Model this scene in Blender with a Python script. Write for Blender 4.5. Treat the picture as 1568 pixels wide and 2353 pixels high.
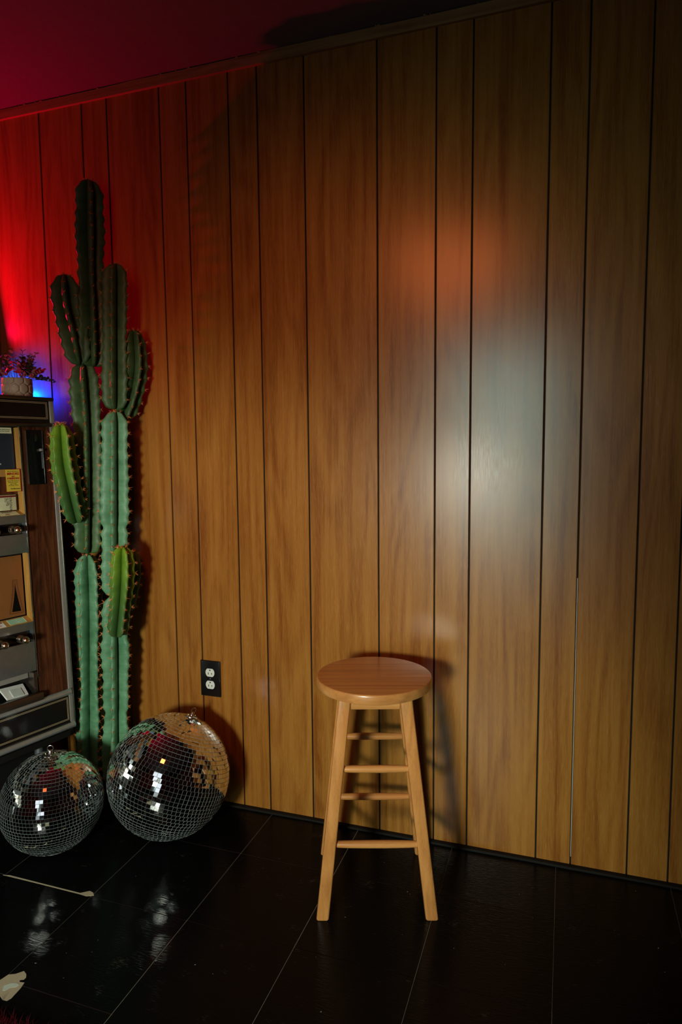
import bpy, bmesh, math, random
from mathutils import Vector, Matrix, Euler
random.seed(7)
for o in list(bpy.data.objects): bpy.data.objects.remove(o, do_unlink=True)
scene = bpy.context.scene
COL = scene.collection
PI = math.pi

# ------------------------------------------------------------------ camera
F_PX, YAW, PITCH, ROLL, CAM_H = 1519.18, 0.3290314, 0.0948774, -0.0091839, 1.229
_fwd = Vector((-math.sin(YAW)*math.cos(PITCH), math.cos(YAW)*math.cos(PITCH), -math.sin(PITCH)))
_r = Vector((math.cos(YAW), math.sin(YAW), 0)); _u = _r.cross(_fwd)
CR = _r*math.cos(ROLL) + _u*math.sin(ROLL); CU = -_r*math.sin(ROLL) + _u*math.cos(ROLL)
CAM = Vector((0, 0, CAM_H))
cd = bpy.data.cameras.new('camera'); cam = bpy.data.objects.new('camera', cd); COL.objects.link(cam)
cd.sensor_fit = 'HORIZONTAL'; cd.sensor_width = 36.0; cd.lens = F_PX/1568*36.0; cd.clip_start = 0.02
m = Matrix.Identity(4)
for i, v in enumerate((CR, CU, -_fwd)):
    for j in range(3): m[j][i] = v[j]
m.translation = CAM
cam.matrix_world = m
scene.camera = cam
def at(px, py, y):                       # the point of a picture ray at distance y from the camera, measured towards the wall
    d = _fwd + CR*((px-784)/F_PX) - CU*((py-1176.5)/F_PX)
    return CAM + d*(y/d.y)

# ------------------------------------------------------------------ world, light, exposure
WALL_Y, CEIL_Z = 1.955, 2.436
ROOM_X0, ROOM_X1, ROOM_Y0 = -2.42, 2.25, -1.75
w = bpy.data.worlds.new('world'); scene.world = w; w.use_nodes = True
w.node_tree.nodes['Background'].inputs[0].default_value = (0.5, 0.6, 0.7, 1)
w.node_tree.nodes['Background'].inputs[1].default_value = 0.02
def lamp(name, kind, loc, color, energy, aim=None, **kw):
    l = bpy.data.lights.new(name, kind); l.color = color; l.energy = energy
    for k, v in kw.items(): setattr(l, k, v)
    o = bpy.data.objects.new(name, l); COL.objects.link(o); o.location = loc
    if aim is not None:
        o.rotation_euler = (Vector(aim)-Vector(loc)).to_track_quat('-Z', 'Y').to_euler()
    return o
# daylight glow of the glazed door behind the camera
lamp('door_daylight', 'AREA', (-0.55, ROOM_Y0+0.03, 1.02), (0.60, 1.0, 0.86), 1.6, aim=(-0.32, WALL_Y, 0.90),
     shape='RECTANGLE', size=0.74, size_y=1.95, spread=math.radians(27))
# unseen studio spot, added so the white light fades out above mid-wall
KEY = Vector((-0.68, -1.45, 1.08)); KEY_AIM = (-1.25, WALL_Y, -0.05)
lamp('added_key_spot', 'SPOT', KEY, (0.95, 1.0, 0.84), 278, aim=KEY_AIM, spot_size=math.radians(57), spot_blend=0.55, shadow_soft_size=0.20)
# warm ceiling spot washing the panelled wall
lamp('downlight_bulb', 'SPOT', (-0.66, 0.02, 2.36), (1.0, 0.19, 0.045), 76, aim=(-0.72, WALL_Y, 1.28), spot_size=math.radians(61), spot_blend=1.0, shadow_soft_size=0.30)
RED = Vector((-2.22, 1.80, 1.72)); BLUE = Vector((-1.975, 1.825, 1.445))
lamp('red_bulb', 'POINT', RED, (1.0, 0.0, 0.06), 28, shadow_soft_size=0.008)
lamp('blue_bulb', 'SPOT', BLUE, (0.0, 0.022, 1.0), 50, aim=(-1.91, WALL_Y, 1.45), spot_size=math.radians(98), spot_blend=0.8, shadow_soft_size=0.012)
scene.view_settings.view_transform = 'Standard'; scene.view_settings.look = 'None'
scene.view_settings.exposure = 0.0; scene.view_settings.gamma = 1.0; scene.view_settings.use_curve_mapping = False

# ------------------------------------------------------------------ helpers
def tag(o, label=None, cat=None, group=None, kind=None):
    if label: o['label'] = label
    if cat: o['category'] = cat
    if group: o['group'] = group
    if kind: o['kind'] = kind
    return o
def empty(name, loc=(0, 0, 0), rz=0):
    o = bpy.data.objects.new(name, None); COL.objects.link(o); o.location = loc; o.rotation_euler = (0, 0, rz)
    o.empty_display_size = 0.05
    return o
def link(name, me, parent=None, loc=(0, 0, 0), rot=None):
    o = bpy.data.objects.new(name, me); COL.objects.link(o); o.location = loc
    if rot is not None: o.rotation_euler = rot
    if parent: o.parent = parent
    return o
def mesh(name, verts, faces, mats, smooth=False, midx=None):
    me = bpy.data.meshes.new(name); me.from_pydata([tuple(v) for v in verts], [], faces)
    for mm in (mats if isinstance(mats, (list, tuple)) else [mats]): me.materials.append(mm)
    if smooth: me.polygons.foreach_set('use_smooth', [True]*len(me.polygons))
    if midx: me.polygons.foreach_set('material_index', midx)
    me.update(); return me
def bm_mesh(name, bm, mat, smooth=False):
    bmesh.ops.recalc_face_normals(bm, faces=bm.faces)
    me = bpy.data.meshes.new(name); bm.to_mesh(me); bm.free()
    for mm in (mat if isinstance(mat, (list, tuple)) else [mat]): me.materials.append(mm)
    if smooth:
        me.polygons.foreach_set('use_smooth', [True]*len(me.polygons))
        me.set_sharp_from_angle(angle=math.radians(40))
    me.update(); return me
def box_bm(lo, hi, bevel=0.0, seg=2, bm=None):
    b = bm or bmesh.new()
    new = bmesh.ops.create_cube(b, size=1.0)['verts']
    for v in new:
        v.co = Vector([lo[i] + (v.co[i]+0.5)*(hi[i]-lo[i]) for i in range(3)])
    if bevel > 0:
        es = list({e for v in new for e in v.link_edges})
        bmesh.ops.bevel(b, geom=es, offset=bevel, segments=seg, affect='EDGES', profile=0.5)
    return b
def box(name, lo, hi, mat, parent=None, bevel=0.0, seg=2, xf=None, smooth=True):
    b = box_bm(lo, hi, bevel, seg)
    if xf:
        for v in b.verts: v.co = xf(v.co)
    return link(name, bm_mesh(name, b, mat, smooth and bevel > 0), parent)
def rod_bm(a, b_, r0, r1=None, n=20, bm=None, bulge=0.0, rings=2):
    b = bm or bmesh.new(); a = Vector(a); b_ = Vector(b_); r1 = r0 if r1 is None else r1
    t = (b_-a).normalized(); x = t.orthogonal().normalized(); y = t.cross(x)
    prev = None; first = None
    for k in range(rings):
        f = k/(rings-1); c = a.lerp(b_, f); r = r0+(r1-r0)*f + bulge*math.sin(PI*f)**0.6
        ring = [b.verts.new(c + (x*math.cos(2*PI*i/n)+y*math.sin(2*PI*i/n))*r) for i in range(n)]
        if prev:
            for i in range(n): b.faces.new((prev[i], prev[(i+1) % n], ring[(i+1) % n], ring[i]))
        else: first = ring
        prev = ring
    b.faces.new(list(reversed(first))); b.faces.new(prev)
    return b
def lathe_bm(prof, origin=(0, 0, 0), axis=(0, 0, 1), n=28, bm=None):
    b = bm or bmesh.new(); o = Vector(origin); t = Vector(axis).normalized(); x = t.orthogonal().normalized(); y = t.cross(x)
    prev = None
    for (r, h) in prof:
        ring = [b.verts.new(o + t*h + (x*math.cos(2*PI*i/n)+y*math.sin(2*PI*i/n))*max(r, 1e-5)) for i in range(n)]
        if prev:
            for i in range(n): b.faces.new((prev[i], prev[(i+1) % n], ring[(i+1) % n], ring[i]))
        else: b.faces.new(list(reversed(ring)))
        prev = ring
    b.faces.new(prev)
    return b

# ------------------------------------------------------------------ materials
class NT:
    def __init__(s, name):
        s.m = bpy.data.materials.new(name); s.m.use_nodes = True; s.t = s.m.node_tree; s.n = s.t.nodes; s.l = s.t.links
        s.p = s.n['Principled BSDF']
    def node(s, kind, **kw):
        n = s.n.new(kind)
        for k, v in kw.items(): setattr(n, k, v)
        return n
    def set(s, **kw):
        for k, v in kw.items(): s.p.inputs[k.replace('_', ' ')].default_value = v
        return s
def plain(name, col, rough=0.5, metal=0.0, spec=0.5, **kw):
    t = NT(name); t.set(Base_Color=(*col, 1), Roughness=rough, Metallic=metal)
    t.p.inputs['Specular IOR Level'].default_value = spec
    for k, v in kw.items(): t.p.inputs[k.replace('_', ' ')].default_value = v
    # fine surface mottling so that nothing is perfectly flat
    tc = t.node('ShaderNodeTexCoord'); nz = t.node('ShaderNodeTexNoise'); nz.inputs['Scale'].default_value = 60; nz.inputs['Detail'].default_value = 3
    mx = t.node('ShaderNodeMix', data_type='RGBA', blend_type='MULTIPLY'); mx.inputs['Factor'].default_value = 0.22
    t.l.new(tc.outputs['Object'], nz.inputs['Vector']); mx.inputs[6].default_value = (*col, 1)
    t.l.new(nz.outputs['Fac'], mx.inputs[7]); t.l.new(mx.outputs[2], t.p.inputs['Base Color'])
    for n_ in (mx,): pass
    return t.m
def wood(name, c_dark, c_mid, c_light, sx=1.0, rough=0.3, spec=0.5, axis='Z', rand=True, blotch=0.42, bump=0.02, fine=0.3, coat=0.0):
    """long grain along `axis` with fine pores, streaks and cathedral figures"""
    t = NT(name); tc = t.node('ShaderNodeTexCoord'); oi = t.node('ShaderNodeObjectInfo')
    off = t.node('ShaderNodeVectorMath', operation='MULTIPLY_ADD')
    cx = t.node('ShaderNodeCombineXYZ')
    for i in range(3): t.l.new(oi.outputs['Random'], cx.inputs[i])
    off.inputs[1].default_value = (37.0, 11.0, 23.0) if rand else (0, 0, 0)
    t.l.new(cx.outputs[0], off.inputs[0]); t.l.new(tc.outputs['Object'], off.inputs[2])
    def mapped(s_long, s_cross):
        mp = t.node('ShaderNodeMapping'); sc = [s_cross*sx]*3; sc['XYZ'.index(axis)] = s_long*sx
        mp.inputs['Scale'].default_value = sc; t.l.new(off.outputs[0], mp.inputs['Vector']); return mp
    def noise(mp, detail, rough_=0.6, dist=0.0):
        n_ = t.node('ShaderNodeTexNoise'); n_.inputs['Scale'].default_value = 1.0; n_.inputs['Detail'].default_value = detail
        n_.inputs['Roughness'].default_value = rough_; n_.inputs['Distortion'].default_value = dist
        t.l.new(mp.outputs[0], n_.inputs['Vector']); return n_
    big = noise(mapped(0.75, 22), 4, 0.55, 0.5)         # broad streaks
    mid = noise(mapped(1.9, 75), 4, 0.6, 0.5)          # grain lines
    fin = noise(mapped(30, 520), 2, 0.6)               # pores
    # cathedral rings: contour lines of a smooth stretched field
    fld = noise(mapped(1.1, 9), 1, 0.4, 0.2)
    mul = t.node('ShaderNodeMath', operation='MULTIPLY'); mul.inputs[1].default_value = 48; t.l.new(fld.outputs['Fac'], mul.inputs[0])
    sn = t.node('ShaderNodeMath', operation='SINE'); t.l.new(mul.outputs[0], sn.inputs[0])
    ring = t.node('ShaderNodeMapRange'); ring.inputs[1].default_value = -1; ring.inputs[2].default_value = 1; t.l.new(sn.outputs[0], ring.inputs[0])
    def madd(a, k, b=None, c=0.0):
        n_ = t.node('ShaderNodeMath', operation='MULTIPLY_ADD'); t.l.new(a, n_.inputs[0]); n_.inputs[1].default_value = k
        if b is not None: t.l.new(b, n_.inputs[2])
        else: n_.inputs[2].default_value = c
        return n_.outputs[0]
    s = madd(big.outputs['Fac'], blotch)
    s = madd(mid.outputs['Fac'], 0.40, s)
    s = madd(ring.outputs[0], 0.09, s)
    s = madd(fin.outputs['Fac'], fine, s, )
    rp = t.node('ShaderNodeValToRGB'); e = rp.color_ramp.elements
    tot = blotch*0.5+0.2+0.045+fine*0.5
    e[0].position = max(0.0, tot-0.17); e[0].color = (*c_dark, 1); e[1].position = tot+0.17; e[1].color = (*c_light, 1)
    k = e.new(tot); k.color = (*c_mid, 1)
    t.l.new(s, rp.inputs['Fac']); t.l.new(rp.outputs['Color'], t.p.inputs['Base Color'])
    rr = t.node('ShaderNodeMapRange'); rr.inputs[1].default_value = 0.3; rr.inputs[2].default_value = 0.7
    rr.inputs[3].default_value = rough*0.88; rr.inputs[4].default_value = rough*1.12
    t.l.new(fin.outputs['Fac'], rr.inputs[0]); t.l.new(rr.outputs[0], t.p.inputs['Roughness'])
    bp = t.node('ShaderNodeBump'); bp.inputs['Strength'].default_value = bump; bp.inputs['Distance'].default_value = 0.001
    t.l.new(s, bp.inputs['Height']); t.l.new(bp.outputs[0], t.p.inputs['Normal'])
    t.p.inputs['Specular IOR Level'].default_value = spec
    t.p.inputs['Coat Weight'].default_value = coat; t.p.inputs['Coat Roughness'].default_value = 0.15
    return t.m
M_PANEL = wood('panel_wood', (0.180, 0.058, 0.009), (0.28, 0.117, 0.020), (0.345, 0.158, 0.031), rough=0.245, spec=0.35)
M_TRIM = wood('trim_wood', (0.17, 0.08, 0.028), (0.27, 0.14, 0.05), (0.33, 0.18, 0.07), axis='X', rough=0.5, spec=0.3)
M_STOOL = wood('stool_wood', (0.37, 0.140, 0.036), (0.53, 0.220, 0.060), (0.62, 0.285, 0.088), sx=1.4, rough=0.30, blotch=0.4, fine=0.18, coat=0.25)
M_SEATX = wood('seat_wood', (0.36, 0.145, 0.040), (0.50, 0.215, 0.060), (0.59, 0.28, 0.085), sx=1.2, axis='X', rough=0.34, blotch=0.45, fine=0.18, rand=False, coat=0.45)
M_RUNG = wood('rung_wood', (0.37, 0.140, 0.036), (0.53, 0.220, 0.060), (0.62, 0.285, 0.088), sx=1.4, axis='X', rough=0.30, blotch=0.3, fine=0.15, coat=0.25)
M_ROSE = wood('rosewood_veneer', (0.016, 0.004, 0.002), (0.070, 0.020, 0.008), (0.15, 0.05, 0.016), sx=2.2, rough=0.42, spec=0.3, rand=False)
M_BLACK = plain('black_paint', (0.006, 0.006, 0.007), 0.25)
M_BLACKM = plain('black_matte', (0.008, 0.007, 0.006), 0.7, spec=0.2)
M_CEIL = plain('ceiling_paint', (0.13, 0.12, 0.11), 0.9, spec=0.1)
M_WALLDK = plain('dark_wall', (0.10, 0.055, 0.03), 0.6, spec=0.2)
M_CHROME = plain('chrome', (0.62, 0.62, 0.60), 0.22, 1.0)
M_STEEL = plain('brushed_steel', (0.34, 0.38, 0.42), 0.42, 0.85)
M_SATIN = plain('satin_silver', (0.46, 0.44, 0.40), 0.5, 0.55)
M_BRONZE = plain('bronze_knob', (0.62, 0.46, 0.32), 0.25, 1.0)
M_MOULD = plain('satin_chrome', (0.62, 0.65, 0.66), 0.30, 0.75)
M_GOLDLINE = plain('gold_pinstripe', (0.62, 0.48, 0.27), 0.45, 0.2)
M_GOLDWOOD = wood('gold_wood', (0.30, 0.14, 0.03), (0.45, 0.23, 0.05), (0.55, 0.31, 0.08), sx=2.0, rough=0.45, rand=False)
M_LEATHER = plain('tan_leather', (0.34, 0.125, 0.030), 0.6)
M_STITCH = plain('brown_stitch', (0.13, 0.035, 0.015), 0.7)
M_CREAM = plain('cream_card', (0.92, 0.88, 0.56), 0.6)
M_PACK = plain('pack_pale_green', (0.66, 0.67, 0.42), 0.6)
M_WHITE = plain('white_card', (0.92, 0.93, 0.88), 0.6)
M_GREENCARD = plain('mint_card', (0.38, 0.74, 0.50), 0.6)
M_YELLOW = plain('yellow_sticker', (0.78, 0.58, 0.06), 0.5)
M_REDINK = plain('red_ink', (0.50, 0.012, 0.02), 0.5)
M_BLACKINK = plain('black_ink', (0.02, 0.018, 0.012), 0.6)
M_MAROON = plain('maroon_band', (0.20, 0.02, 0.015), 0.5)
M_SCREEN = plain('dark_screen', (0.02, 0.035, 0.055), 0.18)
M_BEIGE = plain('old_adhesive', (0.50, 0.42, 0.28), 0.85, spec=0.2)
M_PALE = plain('pale_subfloor', (0.60, 0.66, 0.56), 0.8, spec=0.2)
M_IVORY = plain('ivory_plastic', (0.72, 0.80, 0.74), 0.35)
M_SOIL = plain('soil', (0.03, 0.018, 0.01), 0.9)
M_SPINE = plain('cactus_spine', (0.85, 0.27, 0.08), 0.6)
M_POTW = plain('ceramic_pot', (0.58, 0.42, 0.30), 0.55)
M_LEAFP = plain('pink_leaf', (0.62, 0.22, 0.26), 0.45)
M_LEAFD = plain('dark_leaf', (0.035, 0.05, 0.03), 0.5)
M_STEM = plain('plant_stem', (0.05, 0.035, 0.025), 0.7)
M_RUG = plain('red_shag', (0.055, 0.002, 0.005), 0.9, spec=0.1)
M_SEALANT = plain('pale_sealant', (0.50, 0.52, 0.46), 0.5)
M_LAMPBLK = plain('lamp_housing', (0.01, 0.01, 0.011), 0.5)

def cactus_mat(name, base, light, old=None):
    t = NT(name); tc = t.node('ShaderNodeTexCoord'); nz = t.node('ShaderNodeTexNoise'); nz.inputs['Scale'].default_value = 22; nz.inputs['Detail'].default_value = 5
    t.l.new(tc.outputs['Object'], nz.inputs['Vector'])
    mp = t.node('ShaderNodeMapping'); mp.inputs['Scale'].default_value = (6, 6, 90); t.l.new(tc.outputs['Object'], mp.inputs['Vector'])
    n2 = t.node('ShaderNodeTexNoise'); n2.inputs['Scale'].default_value = 1; n2.inputs['Detail'].default_value = 2; t.l.new(mp.outputs[0], n2.inputs['Vector'])
    ad = t.node('ShaderNodeMath', operation='MULTIPLY_ADD'); ad.inputs[1].default_value = 0.35; t.l.new(n2.outputs['Fac'], ad.inputs[0]); t.l.new(nz.outputs['Fac'], ad.inputs[2])
    rp = t.node('ShaderNodeValToRGB'); e = rp.color_ramp.elements; e[0].position = 0.45; e[0].color = (*base, 1); e[1].position = 0.95; e[1].color = (*light, 1)
    t.l.new(ad.outputs[0], rp.inputs['Fac']); out = rp.outputs[0]
    if old:                              # new growth: fresh tip, older green towards the joint
        sx = t.node('ShaderNodeSeparateXYZ'); t.l.new(tc.outputs['Generated'], sx.inputs[0])
        mr = t.node('ShaderNodeMapRange'); mr.inputs[1].default_value = 0.25; mr.inputs[2].default_value = 0.95; t.l.new(sx.outputs['Z'], mr.inputs[0])
        mx = t.node('ShaderNodeMix', data_type='RGBA'); mx.inputs[6].default_value = (*old, 1); t.l.new(out, mx.inputs[7]); t.l.new(mr.outputs[0], mx.inputs['Factor']); out = mx.outputs[2]
    t.l.new(out, t.p.inputs['Base Color'])
    bp = t.node('ShaderNodeBump'); bp.inputs['Strength'].default_value = 0.25; bp.inputs['Distance'].default_value = 0.004
    t.l.new(n2.outputs['Fac'], bp.inputs['Height']); t.l.new(bp.outputs[0], t.p.inputs['Normal'])
    t.set(Roughness=0.48); t.p.inputs['Specular IOR Level'].default_value = 0.4
    return t.m
M_CACT = cactus_mat('cactus_skin', (0.062, 0.195, 0.092), (0.155, 0.375, 0.210))
M_CACTY = cactus_mat('young_cactus_skin', (0.12, 0.27, 0.012), (0.22, 0.40, 0.03), (0.055, 0.14, 0.035))
M_CACTM = cactus_mat('mid_cactus_skin', (0.040, 0.090, 0.030), (0.085, 0.175, 0.065))

def floor_mat():
    t = NT('black_vinyl_tile'); tc = t.node('ShaderNodeTexCoord'); oi = t.node('ShaderNodeObjectInfo')
    cx = t.node('ShaderNodeCombineXYZ')
    for i in range(3): t.l.new(oi.outputs['Random'], cx.inputs[i])
    off = t.node('ShaderNodeVectorMath', operation='MULTIPLY_ADD'); off.inputs[1].default_value = (31, 17, 0)
    t.l.new(cx.outputs[0], off.inputs[0]); t.l.new(tc.outputs['Object'], off.inputs[2])
    # scuffs: stretched thresholded noise
    mp = t.node('ShaderNodeMapping'); mp.inputs['Scale'].default_value = (22, 120, 1); mp.inputs['Rotation'].default_value = (0, 0, 0.15)
    t.l.new(off.outputs[0], mp.inputs['Vector'])
    n1 = t.node('ShaderNodeTexNoise'); n1.inputs['Scale'].default_value = 1; n1.inputs['Detail'].default_value = 4; n1.inputs['Roughness'].default_value = 0.65; t.l.new(mp.outputs[0], n1.inputs['Vector'])
    n2 = t.node('ShaderNodeTexNoise'); n2.inputs['Scale'].default_value = 5; n2.inputs['Detail'].default_value = 2; t.l.new(off.outputs[0], n2.inputs['Vector'])
    mu = t.node('ShaderNodeMath', operation='MULTIPLY'); t.l.new(n1.outputs['Fac'], mu.inputs[0]); t.l.new(n2.outputs['Fac'], mu.inputs[1])
    rp = t.node('ShaderNodeValToRGB'); e = rp.color_ramp.elements
    e[0].position = 0.38; e[0].color = (0.0028, 0.0028, 0.003, 1); e[1].position = 0.50; e[1].color = (0.05, 0.045, 0.035, 1)
    t.l.new(mu.outputs[0], rp.inputs['Fac']); t.l.new(rp.outputs[0], t.p.inputs['Base Color'])
    mp3 = t.node('ShaderNodeMapping'); mp3.inputs['Scale'].default_value = (14, 70, 1); t.l.new(off.outputs[0], mp3.inputs['Vector'])
    n3 = t.node('ShaderNodeTexNoise'); n3.inputs['Scale'].default_value = 1.0; n3.inputs['Detail'].default_value = 4; t.l.new(mp3.outputs[0], n3.inputs['Vector'])
    bp = t.node('ShaderNodeBump'); bp.inputs['Strength'].default_value = 0.2; bp.inputs['Distance'].default_value = 0.004
    t.l.new(n3.outputs['Fac'], bp.inputs['Height']); t.l.new(bp.outputs[0], t.p.inputs['Normal'])
    t.set(Roughness=0.17); t.p.inputs['Specular IOR Level'].default_value = 0.11
    return t.m
M_TILE = floor_mat()
M_GROUT = plain('dusty_joint', (0.26, 0.23, 0.18), 0.9, spec=0.1)
M_MIRROR = plain('mirror_glass', (0.86, 0.89, 0.88), 0.03, 1.0)
M_MIRROR.node_tree.nodes['Mix'].inputs['Factor'].default_value = 0.08
M_EDGE = plain('mirror_edge', (0.55, 0.64, 0.62), 0.25, spec=0.9)
M_CORE = plain('ball_core', (0.03, 0.032, 0.032), 0.6)

# ------------------------------------------------------------------ the room
# floor: joint bed + single vinyl tiles
fl = box('floor', (ROOM_X0, ROOM_Y0, -0.05), (ROOM_X1, WALL_Y, -0.0012), M_GROUT); tag(fl, 'floor of square black vinyl tiles', None, kind='structure')
T = 0.3048; GX, GY = -0.0046, 1.711
tile_b = box_bm((-0.5, -0.5, -0.003), (0.5, 0.5, 0), 0, 1)
tile_me = bm_mesh('floor_tile', tile_b, M_TILE)
def spans(lo, hi, g):
    k0 = math.floor((lo-g)/T); out = []; x = g + k0*T
    while x < hi-1e-6:
        a, b = max(x, lo), min(x+T, hi)
        if b-a > 0.01: out.append((a, b))
        x += T
    return out
gap = 0.0019
for (x0, x1) in spans(ROOM_X0, ROOM_X1, GX):
    for (y0, y1) in spans(ROOM_Y0, WALL_Y, GY):
        # only whole sizes share the mesh through the object scale
        gx = gap*random.uniform(0.5, 1.1)
        o = link('floor_tile', tile_me, fl, ((x0+x1)/2, (y0+y1)/2, random.uniform(-0.0003, 0.0)))
        o.scale = (x1-x0-gx, y1-y0-gap*random.uniform(0.9, 1.7), 1)
# worn spots where tile is missing
def patch(name, pts, z0, z1, mat):
    n = len(pts); v = [(x, y, z0) for x, y in pts]+[(x, y, z1) for x, y in pts]
    f = [list(range(n-1, -1, -1)), list(range(n, 2*n))]+[(i, (i+1) % n, n+(i+1) % n, n+i) for i in range(n)]
    return link(name, mesh(name, v, f, mat), fl)
patch('worn_patch', [(-1.232, 1.085), (-1.223, 1.117), (-1.208, 1.124), (-1.196, 1.137), (-1.183, 1.131), (-1.176, 1.123), (-1.176, 1.117), (-1.184, 1.113), (-1.181, 1.108),
      (-1.168, 1.110), (-1.164, 1.095), (-1.162, 1.066), (-1.166, 1.057), (-1.178, 1.056), (-1.200, 1.066), (-1.215, 1.072)], -0.001, 0.0004, M_BEIGE)['label'] = 'beige worn patch where the tile corner is missing'
patch('worn_patch', [(-1.206, 1.088), (-1.196, 1.099), (-1.184, 1.103), (-1.174, 1.101), (-1.176, 1.094), (-1.188, 1.088), (-1.192, 1.078), (-1.199, 1.076)], 0.0003, 0.0008, M_PALE)
patch('worn_joint', [(-1.533, 1.402), (-1.512, 1.4075), (-1.40, 1.4072), (-1.262, 1.4075), (-1.242, 1.423), (-1.228, 1.420), (-1.218, 1.411), (-1.236, 1.402), (-1.262, 1.4035), (-1.40, 1.4035), (-1.515, 1.4025)], -0.001, 0.0005, M_BEIGE)['label'] = 'pale strip where the tile joint has opened'
# paint flecks and crumbs
fv, ff = [], []
for i in range(80):
    x = random.uniform(-1.2, 0.55); y = random.uniform(0.85, 1.93); r = random.choice([0.0005, 0.0006, 0.0008, 0.0009, 0.0015]); a = random.uniform(0, 6.28); el = random.uniform(1, 2.6)
    b = len(fv)
    for k in range(5):
        th = 2*PI*k/5; px_, py_ = r*el*math.cos(th), r*math.sin(th)
        fv.append((x+px_*math.cos(a)-py_*math.sin(a), y+px_*math.sin(a)+py_*math.cos(a), 0.0001))
    fv.append((x, y, 0.0001+r*0.5))
    for k in range(5): ff.append((b+k, b+(k+1) % 5, b+5))
tag(link('floor_crumbs', mesh('floor_crumbs', fv, ff, M_GROUT), fl), kind='stuff')

# panelled wall: dark backing and single grooved boards (the pattern repeats every four feet)
wl = box('wall_front', (ROOM_X0, WALL_Y+0.006, 0), (ROOM_X1, WALL_Y+0.10, CEIL_Z), M_BLACKM); tag(wl, 'wood-grain panelled wall with black grooves', kind='structure')
H = CAM_H
widths = [0.1805, 0.1020, 0.2045, 0.1005, 0.1505, 0.0998, 0.1560, 0.2283]
seen = [-1.438, -1.291, -1.208, -1.042, -0.960, -0.838, -0.757, -0.630, -0.444, -0.302, -0.218, -0.051, 0.029, 0.153, 0.240]
grooves = [ROOM_X0]; x = seen[0]*H; left = []
for wd in reversed(widths): x -= wd; left.append(x)
grooves += [v for v in reversed(left) if v > ROOM_X0+0.03] + [s*H for s in seen]
x = seen[-1]*H; k = 6
while x < ROOM_X1-0.25:
    x += widths[k % 8]; grooves.append(x); k += 1
grooves.append(ROOM_X1)
GW = 0.0046
for i in range(len(grooves)-1):
    a, b = grooves[i], grooves[i+1]; a += GW/2; b -= GW/2; c = 0.0012
    v = []
    for z in (0.004, CEIL_Z-0.001):
        for (xx, yy) in ((a, WALL_Y+0.007), (a, WALL_Y+c), (a+c, WALL_Y), (b-c, WALL_Y), (b, WALL_Y+c), (b, WALL_Y+0.007)): v.append((xx-(a+b)/2, yy-WALL_Y, z))
    f = [(j, (j+1) % 6, 6+(j+1) % 6, 6+j) for j in range(6)]+[(5, 4, 3, 2, 1, 0), (6, 7, 8, 9, 10, 11)]
    link('plank', mesh('plank', v, f, M_PANEL), wl, ((a+b)/2, WALL_Y, 0))
sl = box('joint_bead', (0.029*H-0.0002, WALL_Y+0.001, 0.03), (0.029*H+0.0014, WALL_Y+0.006, 0.86), M_SEALANT, wl); sl['label'] = 'pale bead in the panel joint'
tag(box('wall_left', (ROOM_X0-0.1, ROOM_Y0, 0), (ROOM_X0, WALL_Y+0.1, CEIL_Z), M_WALLDK), 'dark side wall', kind='structure')
tag(box('wall_right', (ROOM_X1, ROOM_Y0, 0), (ROOM_X1+0.1, WALL_Y+0.1, CEIL_Z), M_WALLDK), 'dark side wall', kind='structure')
DX0, DX1, DZ = -0.98, -0.12, 2.08
bw = bmesh.new()
box_bm((ROOM_X0, ROOM_Y0-0.1, 0), (DX0, ROOM_Y0, CEIL_Z), bm=bw); box_bm((DX1, ROOM_Y0-0.1, 0), (ROOM_X1, ROOM_Y0, CEIL_Z), bm=bw); box_bm((DX0, ROOM_Y0-0.1, DZ), (DX1, ROOM_Y0, CEIL_Z), bm=bw)
tag(link('wall_back', bm_mesh('wall_back', bw, M_WALLDK)), 'dark rear wall with a glazed door', kind='structure')
dr = empty('door_1', ((DX0+DX1)/2, ROOM_Y0, 0)); tag(dr, 'glazed door that lets in daylight', kind='structure')
hw = (DX1-DX0)/2
fb = bmesh.new()
for lo, hi in (((-hw, -0.08, 0.0), (-hw+0.05, 0.0, DZ)), ((hw-0.05, -0.08, 0.0), (hw, 0.0, DZ)), ((-hw+0.05, -0.08, DZ-0.05), (hw-0.05, 0.0, DZ)), ((-hw+0.05, -0.08, 0.0), (hw-0.05, 0.0, 0.04))):
    box_bm(lo, hi, bm=fb)
link('door_frame', bm_mesh('door_frame', fb, M_BLACKM), dr)
M_DAY = plain('daylit_glass', (0.5, 0.6, 0.6), 0.3); M_DAY.node_tree.nodes['Principled BSDF'].inputs['Emission Color'].default_value = (0.84, 0.93, 1.0, 1); M_DAY.node_tree.nodes['Principled BSDF'].inputs['Emission Strength'].default_value = 1.1
box('door_pane', (-hw+0.05, -0.045, 0.04), (hw-0.05, -0.04, DZ-0.05), M_DAY, dr)
tag(box('ceiling', (ROOM_X0-0.1, ROOM_Y0-0.1, CEIL_Z), (ROOM_X1+0.1, WALL_Y+0.1, CEIL_Z+0.1), M_CEIL), 'dark ceiling', kind='structure')
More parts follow.
